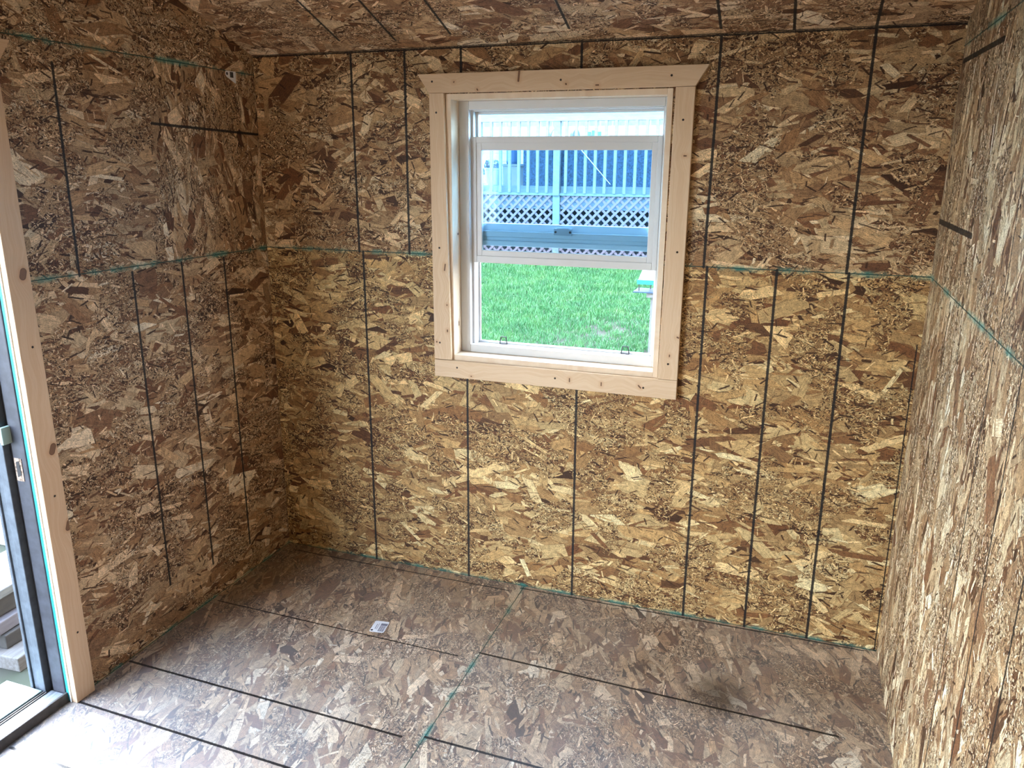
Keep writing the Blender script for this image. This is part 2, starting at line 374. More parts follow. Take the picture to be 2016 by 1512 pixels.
# studs and siding behind the board
lw2 = MB()
lw2.prism([(.11, -.35), (.11, cz(0)), (DY0 + .0, cz(DY0)), (DY0 + .0, -.35)], -.10, -.0115, 0)
lw2.prism([(DY0, DZ), (DY0, cz(DY0)), (DY1, cz(DY1)), (DY1, DZ)], -.10, -.0115, 0)
lw2.prism([(DY1, -.35), (DY1, cz(DY1)), (YF - .1, cz(YF)), (YF - .1, -.35)], -.10, -.0115, 0)
m_studs = simple('rough_framing_wood', (.42, .33, .24), .8, var=.3)
wl = lw.build('wall_left', m_left, kind='structure'); lw2.build('framing', m_studs, wl)

ink_r = [((-.815, 1.70), (-.862, 1.2), .0022), ((-.842, 1.2), (-.858, 0), .0032), ((-1.048, 1.21), (-1.040, 0), .0032), ((-1.25, 1.21), (-1.245, 0), .0036), ((-.347, 1.2), (-.349, 0), .0030), ((-.50, 1.213), (-.53, 1.09), .0022),
         ((-.14, 1.19), (-.115, 0), .0022), ((-.491, 1.781), (-.02, 1.790), .0065), ((.0, 1.376), (-.472, 1.371), .007)]
m_right = osb('osb_right', (1, 2), 9.4, 1.42, ink=ink_r, green=[((-1.7, 1.195), (0, S4)), ((-3.1, 1.84), (0, 1.83))], cracks=[], rough=.5, hue=(1.02, 1.11, 1.10))
rw = MB(); rw.prism([(0.0, -.05), (0.0, cz(0)), (YF, cz(YF)), (YF, -.05)], WX, WX + .10, 0)
rw.build('wall_right', m_right, kind='structure')

m_front = osb('osb_front', (0, 2), 3.3)
fw = MB(); fw.box(-.011, WX + .011, YF - .1, YF, -.05, cz(YF)); fw.build('wall_front', m_front, kind='structure')

ink_f = [((.055, -.044), (.985, -.049), .0028), ((1.022, -.017), (2.2, -.009), .0028), ((.024, -.474), (.968, -.486), .0026), ((1.030, -.447), (2.106, -.471)), ((-.0, -.866), (.97, -.882)), ((1.033, -.861), (2.15, -.872)),
         ((.006, -1.071), (.78, -1.088)), ((-.0, -1.278), (.9, -1.298)), ((1.04, -1.27), (2.15, -1.28))]
m_floor = osb('osb_floor', (0, 1), 14.2, 1.25, ink=ink_f, green=[((1.030, .0), (1.034, -1.7))], rough=.34, dust_sheen=.26, stains=[((1.77, -.40), .14, .8), ((1.55, -.33), .10, .35)])
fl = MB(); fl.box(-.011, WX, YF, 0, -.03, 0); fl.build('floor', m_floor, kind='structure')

ink_c = [((.394, -.07), (.394, -.9)), ((.592, -.055), (.592, -.9)), ((.794, -.075), (.794, -.9)), ((1.176, -.07), (1.176, -.9)), ((1.612, -.03), (1.612, -.9)), ((1.809, -.0), (1.809, -.9)), ((2.02, 0), (2.02, -.9)),
         ((.0, -.003), (WX, -.003), .0022)]
m_ceil = osb('osb_ceiling', (0, 1), 21.7, 0.08, ink=ink_c)
ce = MB(); ce.prism([(.0, cz(0)), (YF - .1, cz(YF - .1)), (YF - .1, cz(YF - .1) + .1), (.0, cz(0) + .1)], -.011, WX + .10, 0)
ce.prism([(.0, cz(0)), (.0, cz(0) + .1), (.26, cz(.26) + .1), (.26, cz(.26))], -.2, WX + .2, 0, 1)
ce.build('ceiling', [m_ceil, m_studs], kind='structure')

# ------------------------------------------------------------------ window trim and window
YC = -.019
def board(name, axes_poly, y0, y1, mat, **k):
    mb = MB(); mb.prism(axes_poly, y0, y1, 1); return mb.build(name, mat, bevel=.0012, kind='structure', **k)
m_screw = simple('dark_screw', (.06, .05, .045), .35, metal=.8)
m_hole = simple('screw_recess', (.03, .02, .015), .9)
def screw(parent, x, y, z, axis='y'):
    mb = MB()
    if axis == 'y': mb.cyl((x, y + .004, z), (x, y - .0005, z), .0034, 14); mb.box(x - .0022, x + .0022, y - .0011, y - .0004, z - .0005, z + .0005, mi=1); mb.box(x - .0005, x + .0005, y - .0011, y - .0004, z - .0022, z + .0022, mi=1)
    else: mb.cyl((x - .004, y, z), (x + .0005, y, z), .0032, 14); mb.box(x + .0004, x + .0011, y - .0022, y + .0022, z - .0005, z + .0005, mi=1)
    mb.build('screw', [m_hole, m_screw], parent)
hd = board('trim_1', [(.649, 1.806), (1.585, 1.806), (1.549, 1.747), (.690, 1.747)], YC, 0,
   pine('pine_head', (0, 2), 0, [((1.003, 1.806), (1.000, 1.776), .0022), ((.779, 1.778), (.780, 1.779), .001), ((1.155, 1.763), (1.156, 1.762), .0016), ((1.25, 1.757), (1.258, 1.757), .001), ((.86, 1.755), (.862, 1.752), .0012)], seed=1.))
for x, z in ((.702, 1.782), (1.1385, 1.775), (1.478, 1.778)): screw(hd, x, YC, z)
lc = board('trim_2', [(.690, .853), (.755, .853), (.741, 1.746), (.690, 1.746)], YC, 0,
   pine('pine_left', (0, 2), 1, [((.738, 1.19), (.735, 1.17), .0015), ((.742, .96), (.742, .955), .0015), ((.700, .915), (.700, .915), .002), ((.742, 1.05), (.742, 1.048), .001)], seed=5.))
for x, z in ((.715, 1.686), (.717, 1.246), (.712, .913)): screw(lc, x, YC, z)
rc = board('trim_3', [(1.486, .853), (1.549, .853), (1.549, 1.746), (1.492, 1.746)], YC, 0,
   pine('pine_right', (0, 2), 1, [((1.528, 1.55), (1.534, 1.55), .0012), ((1.541, .995), (1.545, .993), .0015), ((1.52, .93), (1.52, .935), .001)], seed=9.))
for x, z in ((1.519, 1.653), (1.525, 1.263), (1.517, .905)): screw(rc, x, YC, z)
bc_ = board('trim_4', [(.690, .790), (1.549, .788), (1.549, .852), (.690, .851)], YC, 0,
   pine('pine_bottom', (0, 2), 0, [((1.19, .826), (1.19, .815), .001), ((1.30, .822), (1.30, .812), .001), ((1.425, .824), (1.432, .817), .0014), ((.83, .80), (.832, .80), .001)], seed=13.))
for x, z in ((.777, .827), (1.139, .822), (1.441, .818)): screw(bc_, x, YC, z)

win = root('window_1', kind='structure', loc=(1.1125, .06, .85))
def wpart(mb, name, mat, **k):
    mb.v = [(x - 1.1125, y - .06, z - .85) for x, y, z in mb.v]; return mb.build(name, mat, win, **k)
m_lin = pine('pine_liner', (1, 2), 1, [((-.02, .44), (-.015, .44), .003), ((-.02, .12), (-.02, .13), .003)], col=(.80, .67, .51), seed=3.)
m_linh = pine('pine_liner_flat', (0, 1), 0, [((.11, -.055), (.118, -.055), .0015), ((-.05, -.02), (-.045, -.02), .001)], col=(.78, .64, .48), seed=4.)
for nm, bx, mt in (('jamb_liner', (hx0, .761, -.004, .135, hz0, hz1), m_lin), ('jamb_liner', (1.466, hx1, -.004, .135, hz0, hz1), m_lin),
               ('jamb_liner', (.761, 1.466, -.004, .135, 1.726, hz1), m_linh), ('window_stool', (.761, 1.466, -.004, .135, hz0, .870), m_linh)):
    mb = MB(); mb.box(*bx); wpart(mb, nm, mt, bevel=.001)
m_vinyl = simple('white_vinyl', (.60, .60, .59), .38, spec=.5)
mb = MB(); mb.ring(.761, 1.466, .870, 1.726, .036, .014, .028, .028, .060, .082)
mb.ring(.761, 1.466, .870, 1.726, .044, .022, .024, .032, .082, .135); wpart(mb, 'window_frame', m_vinyl, bevel=.002)
m_glass = None
def glass(name, tint, refl=.06):
    m = bpy.data.materials.new(name); m.use_nodes = True; m.node_tree.nodes.clear(); t = NT(m.node_tree)
    o = t.n.new('ShaderNodeOutputMaterial'); tr = t.n.new('ShaderNodeBsdfTransparent'); gl = t.n.new('ShaderNodeBsdfGlossy'); mx = t.n.new('ShaderNodeMixShader')
    fr = t.n.new('ShaderNodeFresnel'); fr.inputs[0].default_value = 1.45; tr.inputs[0].default_value = (*tint, 1); gl.inputs['Roughness'].default_value = .01
    t.l.new(t.math('MULTIPLY', fr.outputs[0], 0.22), mx.inputs[0]); t.l.new(tr.outputs[0], mx.inputs[1]); t.l.new(gl.outputs[0], mx.inputs[2]); t.l.new(mx.outputs[0], o.inputs[0]); return m
m_glass = glass('blue_tinted_glass', (.74, .90, 1.0))
m_lock = simple('grey_lock_vinyl', (.36, .38, .40), .45)
# fixed upper sash, behind
mb = MB(); mb.ring(.803, 1.446, 1.249, 1.694, .010, .006, .030, .008, .108, .132)
mb.box(.812, 1.442, .1045, .110, 1.279, 1.300); mb.box(.812, 1.442, .099, .1045, 1.296, 1.300); mb.box(.812, 1.442, .101, .108, 1.262, 1.267); mb.box(.812, 1.442, .112, .130, 1.279, 1.325); wpart(mb, 'upper_sash', m_vinyl, bevel=.0015)
mb = MB(); mb.box(.811, 1.441, .119, .121, 1.322, 1.688); wpart(mb, 'upper_pane', m_glass)
mb = MB(); mb.box(1.092, 1.155, .0935, .0988, 1.292, 1.314); mb.box(1.102, 1.145, .0932, .0935, 1.296, 1.316)
lk = wpart(mb, 'sash_lock', m_lock, bevel=.001)
for x in (1.098, 1.149):
    mb = MB(); mb.cyl((x, .0935, 1.303), (x, .0931, 1.303), .0042, 12); mb.v = [(a - 1.1125, b - .06, c - .85) for a, b, c in mb.v]; mb.build('lock_screw', m_screw, lk)
# raised lower sash, in front
mb = MB(); mb.ring(.795, 1.447, 1.190, 1.613, .020, .016, .024, .020, .080, .104); mb.ring(.812, 1.433, 1.210, 1.597, .021, .020, .023, .028, .084, .100)
wpart(mb, 'lower_sash', m_vinyl, bevel=.0015)
mb = MB(); mb.box(.832, 1.414, .091, .093, 1.231, 1.570); wpart(mb, 'lower_pane', m_glass)
# insect screen
m_scr = bpy.data.materials.new('insect_screen'); m_scr.use_nodes = True; m_scr.node_tree.nodes.clear(); t = NT(m_scr.node_tree)
o = t.n.new('ShaderNodeOutputMaterial'); tr = t.n.new('ShaderNodeBsdfTransparent'); df = t.n.new('ShaderNodeBsdfDiffuse'); mx = t.n.new('ShaderNodeMixShader')
df.inputs[0].default_value = (.05, .05, .055, 1); mx.inputs[0].default_value = .22
t.l.new(tr.outputs[0], mx.inputs[1]); t.l.new(df.outputs[0], mx.inputs[2]); t.l.new(mx.outputs[0], o.inputs[0])
mb = MB(); mb.ring(.805, 1.444, .894, 1.252, .007, .010, .008, .006, .122, .130); sf = wpart(mb, 'screen_frame', m_vinyl, bevel=.001)
mb = MB(); mb.box(.812, 1.434, .126, .1263, .902, 1.246); wpart(mb, 'insect_screen', m_scr)
m_black = simple('black_plastic', (.012, .012, .014), .4)
for x in (.9025, 1.349):
    mb = MB(); z0 = .895
    for a, b in (((x - .014, z0), (x - .0095, z0 + .026)), ((x - .0095, z0 + .026), (x + .0095, z0 + .026)), ((x + .0095, z0 + .026), (x + .014, z0)), ((x + .014, z0), (x - .014, z0))):
        mb.cyl((a[0], .117, a[1]), (b[0], .117, b[1]), .0019, 8)
    wpart(mb, 'pull_tab', m_black)

# ------------------------------------------------------------------ sliding door opening in the left wall
def boardx(name, poly, x0, x1, mat, **k):
    mb = MB(); mb.prism(poly, x0, x1, 0); return mb.build(name, mat, bevel=.0015, **k)
m_pd = pine('pine_door_casing', (1, 2), 1, [((-1.036, 1.240), (-1.032, 1.252), .0085), ((-1.032, .764), (-1.026, .778), .008), ((-1.020, .533), (-1.014, .548), .007)], col=(.64, .46, .31), seed=21.)
dc = boardx('trim_5', [(-1.014, 0.001), (-1.014, 1.746), (-1.078, 1.746), (-1.078, 0.001)], 0, .019, m_pd, kind='structure')
for y, z in ((-1.040, 1.057), (-1.045, .640), (-1.042, .214)): screw(dc, .019, y, z, 'x')
m_pdh = pine('pine_door_head', (1, 2), 0, [((-1.4, 1.78), (-1.41, 1.78), .004)], col=(.64, .46, .31), seed=23.)
boardx('trim_6', [(-.970, 1.808), (-1.012, 1.747), (-2.92, 1.747), (-2.96, 1.808)], 0, .019, m_pdh, kind='structure')
boardx('trim_7', [(-2.858, .001), (-2.858, 1.746), (-2.922, 1.746), (-2.922, .001)], 0, .019, m_pd, kind='structure')

dr = root('door_1', kind='structure', loc=(-.08, -1.98, 0))
def dpart(mb, name, mat, parent=dr, **k):
    mb.v = [(x + .08, y + 1.98, z) for x, y, z in mb.v]; return mb.build(name, mat, parent, **k)
m_white = simple('white_sealed_edge', (.82, .84, .80), .6)
m_aqua = simple('aqua_tape', (.0, .16, .19), .5, col2=(.01, .24, .27), vscale=14, var=.1)
m_alu = simple('dark_bronze_frame', (.040, .042, .055), .5, metal=.1, col2=(.022, .022, .03), vscale=30, bump=.1)
m_alu2 = simple('grey_scuffed_frame', (.085, .10, .12), .5, metal=.1, col2=(.055, .065, .08), vscale=35, bump=.15)
m_dark = simple('dark_recess', (.018, .016, .016), .8)
y0 = DY0
mb = MB(); mb.box(-.0042, -.0, y0 - .006, y0 + .0, .001, DZ); dpart(mb, 'white_reveal', m_white)
mb = MB(); mb.box(-.0160, -.0045, y0 - .005, y0, .001, DZ - .10); dpart(mb, 'sealing_tape', m_aqua)
mb = MB(); mb.box(-.064, -.0163, y0 - .008, y0, .02, DZ); dpart(mb, 'frame_channel', m_alu, bevel=.003)
mb = MB(); mb.box(-.080, -.064, y0 - .001, y0, .02, DZ); dpart(mb, 'channel_shadow', m_dark)  # dark strip painted for the deep shadow line between the frame profiles
mb = MB(); mb.box(-.101, -.077, y0 - .022, y0 + .0, .02, DZ); dpart(mb, 'frame_stile', m_alu2, bevel=.002)
mb = MB(); mb.box(-.122, -.1015, y0 - .019, y0 + .0, .02, DZ); dpart(mb, 'frame_stile', m_alu2, bevel=.002)
mb = MB(); mb.box(-.133, -.1225, y0 - .024, y0, .02, DZ); dpart(mb, 'outer_flange', m_alu2, bevel=.002)
m_pale = simple('pale_green_metal', (.30, .40, .36), .4, metal=.2)
mb = MB(); mb.box(-.090, -.060, y0 - .030, y0 - .006, .802, .842); mb.box(-.066, -.056, y0 - .034, y0 - .006, .798, .846); dpart(mb, 'latch_keeper', m_pale, bevel=.002)
m_raw = simple('chipped_raw_wood', (.42, .30, .22), .8, col2=(.06, .035, .02), vscale=120)
mb = MB(); mb.box(-.060, -.034, y0 - .0095, y0 - .007, .69, .755); dpart(mb, 'strike_notch', m_raw)
mb = MB(); mb.prism([(-.054, .70), (-.040, .708), (-.042, .748), (-.053, .744)], y0 - .0105, y0 - .009, 1); dpart(mb, 'strike_hole', m_dark)
# far jamb, head
mb = MB(); mb.box(-.215, -.001, DY1, DY1 + .03, .02, DZ); dpart(mb, 'far_jamb', m_alu2)
mb = MB(); mb.box(-.215, -.001, DY1, DY0, DZ - .001, DZ + .04); dpart(mb, 'head_track', m_alu2)
# sill
m_sillw = simple('weathered_sill_wood', (0.192, 0.208, 0.232), .55, col2=(0.088, 0.096, 0.104), vscale=18, stretch=(6, .8, 6), bump=.3)
m_silld = simple('dirty_dark_sill_edge', (.035, .032, .030), .7, col2=(.07, .06, .055), vscale=40)
m_silla = simple('pale_sill_track', (0.176, 0.256, 0.272), .35, col2=(0.136, 0.208, 0.224), vscale=10)
mb = MB(); mb.box(-.069, -.0202, DY1, DY0 - .009, -.04, .028); dpart(mb, 'inner_sill', m_sillw, bevel=.002)
mb = MB(); mb.box(-.020, -.0112, DY1, DY0 - .002, -.04, .031); dpart(mb, 'sill_edge', m_silld, bevel=.002)
for i, x in enumerate((-.070, -.079)):
    mb = MB(); mb.box(x - .004, x, DY1, DY0 - .024, .001, .030); dpart(mb, 'track_ridge', m_silld)
mb = MB(); mb.box(-.225, -.0852, DY1, DY0 - .026, -.04, .034); dpart(mb, 'sill_plate', m_silla, bevel=.002)
mb = MB(); mb.box(-.085, -.0692, DY1, DY0 - .026, -.04, .018); dpart(mb, 'track_groove', m_dark)

# ------------------------------------------------------------------ stickers
m_paper = simple('white_label_paper', (.78, .79, .82), .5)
m_inkk = simple('label_ink', (.035, .037, .045), .5)
m_inkg = simple('label_grey_ink', (.20, .20, .25), .5)
# floor sticker: local x along the long edge
def sticker(name, label, loc, rot, w, h, build, group=None, outline=None):
    o = root(name, label, 'label', loc=loc); o.rotation_euler = rot
    mb = MB(); pts = []
    r = .006
    for cx, cy, a0 in ((w / 2 - r, h / 2 - r, 0), (-w / 2 + r, h / 2 - r, 90), (-w / 2 + r, -h / 2 + r, 180), (w / 2 - r, -h / 2 + r, 270)):
        for k in range(5): a = R(a0 + k * 22.5); pts.append((cx + r * math.cos(a), cy + r * math.sin(a)))
    mb.prism(outline or pts, 0, .0006, 2); mb.build('paper', m_paper, o)
    build(o); return o
def fl_marks(o):
    mb = MB(); x = -.002
    for i in range(9):
        wd = .0011 if i % 3 else .0018; mb.box(.002 + i * .0024, .002 + i * .0024 + wd, -.026, .004, .0006, .0009)
    mb.box(.002, .023, -.028, -.026, .0006, .0009)
    mb.build('barcode', m_inkg, o)
    mb = MB()
    mb.box(.001, .024, .0065, .020, .0006, .0008); mb.build('print_block', m_inkg, o)
    mb = MB(); mb.cyl((-.019, -.024, .0005), (-.019, -.024, .0009), .0045, 12); mb.box(-.012, -.0105, -.016, .014, .0006, .0009); mb.box(-.006, -.005, -.018, .018, .0006, .0008)
    mb.build('print', m_inkk, o)
sticker('barcode_label', 'white rounded label with grey barcode lying on the strand board floor', (.6525, -.4245, .0005), (0, 0, R(9)), .051, .066, fl_marks)
def wl_marks(o):
    mb = MB(); mb.box(-.004, .013, -.004, .014, .0006, .0009); mb.build('print_block', m_inkk, o)
    mb = MB(); mb.cyl((-.019, .007, .0005), (-.019, .007, .0009), .005, 12); mb.build('print_spot', m_inkk, o)
w2 = sticker('wall_label', 'small white label with black print stuck high on the left wall by the corner', (.0012, -.130, 1.808), (R(90), 0, R(90)), .056, .036, wl_marks, outline=[(-.024, .016), (.027, .017), (.024, -.021), (.020, -.021), (-.020, -.004), (-.026, .002), (-.027, .010)])

# ------------------------------------------------------------------ outside: lawn
GX = lambda x, y: -.16 + .066 * (y - .3) if y > .3 else -.16 - .05 * min(1, max(0, -x - 0)) 
def ground_z(x, y):
    if y > 0: return -.18 + .0675 * y if y < 8.5 else -.18 + .0675 * 8.5
    return -.18
m_soil = simple('soil_and_thatch', (0.013, 0.019, 0.006), .9, col2=(0.019, 0.017, 0.011), vscale=6, bump=.3)
gm = MB(); xs = [-25 + i * 1.0 for i in range(51)]; ys = [-20 + i * 1.0 for i in range(61)]
for i in range(len(xs) - 1):
    for j in range(len(ys) - 1):
        a, b_, c, d_ = xs[i], xs[i + 1], ys[j], ys[j + 1]
        gm.quad([(a, c, ground_z(a, c)), (b_, c, ground_z(b_, c)), (b_, d_, ground_z(b_, d_)), (a, d_, ground_z(a, d_))])
gm.build('ground', m_soil, kind='structure')

m_gr, t, b = new_mat('grass_blades')
oi = t.n.new('ShaderNodeTexCoord'); gcol = t.noise(oi.outputs['Object'], 5.0, 3.0, .6, dim='3D'); fine = t.noise(oi.outputs['Object'], 90.0, 1.0, .5, dim='3D')
c = t.ramp(t.math('ADD', t.math('MULTIPLY', gcol, .6), t.math('MULTIPLY', fine, .4)), [(0.30, (.010, .070, .020)), (0.48, (.022, .135, .034)), (0.60, (.050, .170, .040)), (0.72, (.125, .19, .065))])
t.l.new(c, b.inputs['Base Color']); b.inputs['Roughness'].default_value = .5
gb = MB(); rnd = random.Random(3)
def blade(x, y, h):
    z = ground_z(x, y); a = rnd.uniform(0, math.pi * 2); w = .0014 + y * .00026; dx, dy = math.cos(a) * w, math.sin(a) * w
    lx, ly = rnd.gauss(0, .35) * h, rnd.gauss(0, .35) * h; n = len(gb.v)
    gb.v += [(x - dx, y - dy, z), (x + dx, y + dy, z), (x + lx * .4 + dx * .7, y + ly * .4 + dy * .7, z + h * .6), (x + lx * .4 - dx * .7, y + ly * .4 - dy * .7, z + h * .6), (x + lx, y + ly, z + h)]
    gb.f += [(n, n + 1, n + 2, n + 3), (n + 3, n + 2, n + 4)]; gb.m += [0, 0]
for _ in range(150000):
    y = rnd.uniform(2.4, 7.5)
    # the wedge of lawn that the window looks onto, with some margin
    xl = 1.87 + (-1.12 / 2.6) * (y + 2.52) - .5; xr = 1.87 + (-.40 / 2.6) * (y + 2.52) + .7
    x = rnd.uniform(xl, xr)
    if .80 < x < 1.18 and y > 3.38 and y < 3.72: continue
    bare = math.exp(-(((x - .36) / .30) ** 2 + ((y - 4.25) / .42) ** 2)) + .7 * math.exp(-(((x - .02) / .22) ** 2 + ((y - 3.75) / .2) ** 2))
    if rnd.random() < bare * (.72 + .5 * math.sin(x * 23) * math.sin(y * 17)): continue
    cl = .5 + .5 * math.sin(x * 7 + math.sin(y * 5) * 2) * math.sin(y * 6 + math.sin(x * 4) * 2)
    blade(x, y, rnd.uniform(.018, .040) + .03 * cl * rnd.random())
me = bpy.data.meshes.new('grass'); me.from_pydata(gb.v, [], gb.f); me.materials.append(m_gr); go_ = bpy.data.objects.new('lawn_grass', me); COL.objects.link(go_)
go_['kind'] = 'stuff'; go_['label'] = 'bright green lawn grass outside the window sloping up to the deck'; go_['category'] = 'grass'

# ------------------------------------------------------------------ outside: raised deck
YD = 7.6
m_dw = simple('pale_weathered_deck_wood', (0.161, 0.167, 0.151), .75, col2=(0.130, 0.138, 0.122), vscale=9, stretch=(1, 1, 5))
m_dw2 = simple('grey_deck_post_wood', (0.157, 0.160, 0.154), .8, col2=(0.120, 0.122, 0.114), vscale=22)
m_lat = simple('pinkish_lattice_wood', (0.159, 0.093, 0.096), .8, col2=(0.173, 0.104, 0.103), vscale=7)
m_nail = simple('dark_screw_dot', (.05, .06, .06), .6)
PX0, PX1 = -3.4, 1.6
dk = root('deck', 'raised wooden deck with baluster railing and pinkish lattice skirt beyond the lawn', 'deck', loc=(-.9, YD, .35))
def kpart(mb, name, mat, parent, o=(-.9, YD, .35), **k):
    mb.v = [(x - o[0], y - o[1], z - o[2]) for x, y, z in mb.v]; return mb.build(name, mat, parent, **k)
mb = MB(); mb.box(PX0, PX1, YD + .05, YD + .09, 1.165, 1.265); kpart(mb, 'rim_board', m_dw, dk)
mb = MB(); mb.box(PX0, PX1, YD + .0, YD + .05, 1.150, 1.180); kpart(mb, 'lower_strip', m_dw, dk)
mb = MB()
for i in range(30): mb.box(PX0, PX1, YD + .09 + i * .14, YD + .09 + i * .14 + .134, 1.225, 1.262)
kpart(mb, 'decking', m_dw, dk)
for x in (-3.25, -2.19, -1.110, .35, 1.45):
    mb = MB(); mb.box(x - .045, x + .045, YD - .01, YD + .05, ground_z(x, YD) - .05, 1.15); kpart(mb, 'support_post', m_dw2, dk)
# lattice: two layers of diagonal slats clipped to the panel
def lattice(x0, x1, z0, z1, y, parent, origin):
    mb = MB(); p = .118; w = .021
    for s, yy in ((1, y), (-1, y + .009)):
        c = (x0 - (z1 - z0)) if s > 0 else x0; end = x1 if s > 0 else x1 + (z1 - z0)
        while c < end:
            pts = []
            # slat centre line x = c + s*(z-z0); clip in z
            za, zb = z0, z1
            if s > 0: za = max(z0, z0 + (x0 - c)); zb = min(z1, z0 + (x1 - c))
            else: za = max(z0, z0 + (c - x1)); zb = min(z1, z0 + (c - x0))
            if zb - za > .02:
                xa, xb = c + s * (za - z0), c + s * (zb - z0)
                mb.prism([(xa - w, za), (xa + w, za), (xb + w, zb), (xb - w, zb)], yy, yy + .008, 1)
            c += p
    kpart(mb, 'lattice_panel', m_lat, parent, origin)
for a, b_ in ((-3.2, -2.24), (-2.14, -1.16), (-1.06, .30), (.40, 1.40)):
    lattice(a, b_, .36, 1.150, YD + .01, dk, (-.9, YD, .35))
m_liner = simple('pale_backing_board', (0.210, 0.218, 0.244), .7, col2=(0.168, 0.176, 0.202), vscale=8)
mb = MB(); mb.box(PX0, PX1, YD + .06, YD + .085, .975, 1.165); kpart(mb, 'skirt_backing', m_liner, dk)
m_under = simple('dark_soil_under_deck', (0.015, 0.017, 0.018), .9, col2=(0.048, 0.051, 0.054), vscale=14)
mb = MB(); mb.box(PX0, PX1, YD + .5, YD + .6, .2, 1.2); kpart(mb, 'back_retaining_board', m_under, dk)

rl = dk
RO = (-.9, YD, .35)
mb = MB(); mb.box(PX0, PX1, YD - .04, YD + .09, 2.135, 2.172); kpart(mb, 'cap_rail', m_dw, rl, RO)
mb = MB(); mb.box(PX0, PX1, YD - .038, YD + .035, 2.066, 2.135); kpart(mb, 'top_rail', m_dw, rl, RO)
for x in (-3.25, -2.19, -1.110, .35, 1.45):
    mb = MB(); mb.box(x - .042, x + .042, YD - .03, YD + .048, 1.15, 2.135); kpart(mb, 'railing_post', m_dw2, rl, RO)
x = -3.2; bl = []
xs_b = []
k = 0
for x in [-1.238 - .1275 * i for i in range(1, 15)] + [-1.238]: xs_b.append(x)
for i in range(18): xs_b.append(-.985 + .1275 * i)
for x in xs_b:
    if any(abs(x - p) < .06 for p in (-2.19, .35, 1.45, -3.25)): continue
    mb = MB(); mb.box(x - .0175, x + .0175, YD - .035, YD + .0, 1.185, 2.066); kpart(mb, 'baluster', m_dw, rl, RO)
# dark speckled shade cloth hung behind the balusters
m_cloth = simple('dark_speckled_mesh', (0.008, 0.017, 0.035), .7, col2=(0.038, 0.070, 0.112), vscale=55)
mb = MB(); mb.box(-1.60, 1.5, YD + .10, YD + .115, 1.266, 1.86); mb.build('shade_cloth', m_cloth, label='dark speckled screening panel hung behind the deck balusters', category='screen')
# bamboo stick leaning on the balusters
m_stick = simple('pale_straw_stick', (0.400, 0.420, 0.310), .6)
mb = MB(); mb.cyl((-.80, YD - .045, 1.735), (-.395, YD - .042, 1.30), .006, 8, .004); mb.build('stick', m_stick, label='thin pale stick leaning diagonally on the deck balusters', category='stick')

# things on the deck
ZD = 1.263
m_pot = simple('white_plastic_pot', (0.300, 0.315, 0.307), .5)
m_leafd = simple('dark_blue_green_leaves', (.03, .06, .09), .6, col2=(.08, .14, .16), vscale=60)
def leaves(c, r, h, n, size, name, mat, parent, seed):
    rr = random.Random(seed); mb = MB()
    for _ in range(n):
        a = rr.uniform(0, 6.283); q = r * math.sqrt(rr.random()); p = Vector((c[0] + q * math.cos(a), c[1] + q * math.sin(a), c[2] + rr.random() * h))
        d1 = Vector((rr.gauss(0, 1), rr.gauss(0, 1), rr.gauss(0, 1))).normalized(); d2 = d1.orthogonal().normalized(); s = size * rr.uniform(.6, 1.2)
        mb.quad([p - d1 * s, p + d2 * s * .45, p + d1 * s, p - d2 * s * .45])
    me = bpy.data.meshes.new(name); me.from_pydata(mb.v, [], mb.f); me.materials.append(mat); o = bpy.data.objects.new(name, me); COL.objects.link(o); o.parent = parent; return o
pt = root('potted_plant', 'white plastic pot with low dark plant at the left end of the deck', 'potted plant', loc=(-2.125, YD + .35, ZD))
mb = MB(); mb.lathe([(0, 0), (.085, 0), (.112, .20), (.122, .205), (.122, .225), (.108, .225), (.10, .19), (0, .19)], (0, 0, 0)); mb.build('pot', m_pot, pt, smooth=False)
leaves((0, 0, .20), .11, .12, 260, .03, 'foliage', m_leafd, pt, 5)
pb = root('planter_box', 'tall tan planter box behind the balusters beside the white pot', 'planter', loc=(-1.825, YD + .38, ZD))
m_tan = simple('tan_planter', (0.176, 0.169, 0.158), .8, col2=(0.209, 0.176, 0.149), vscale=10)
mb = MB(); mb.box(-.12, .12, -.12, .12, 0, .27); mb.box(-.135, .135, -.135, .135, .255, .275); mb.build('box', m_tan, pb)
mb = MB(); mb.box(-.115, .115, -.115, .115, .275, .280); mb.build('soil', m_under, pb)
m_bin = simple('dark_blue_canister', (0.018, 0.050, 0.100), .5)
bn_ = root('canister', 'dark blue cylinder standing on the tan planter box', 'canister', loc=(-1.845, YD + .38, ZD + .281))
mb = MB(); mb.lathe([(0, 0), (.085, 0), (.09, .03), (.09, .22), (0, .22)], (0, 0, 0)); mb.build('body', m_bin, bn_)
mb = MB(); mb.lathe([(0, .22), (.094, .22), (.094, .245), (.05, .26), (0, .262)], (0, 0, 0)); mb.build('lid', m_bin, bn_)
m_cool = simple('white_cooler_plastic', (0.492, 0.504, 0.504), .5)
co = root('storage_box', 'white storage box at the far left of the deck', 'box', loc=(-2.66, YD + .95, ZD))
mb = MB(); mb.box(-.14, .14, -.12, .12, 0, .13); mb.build('body', m_cool, co, bevel=.01)
mb = MB(); mb.box(-.15, .15, -.13, .13, .13, .22); mb.build('band', m_bin, co)
mb = MB(); mb.box(-.15, .15, -.13, .13, .22, .40); mb.build('lid', m_cool, co, bevel=.015)
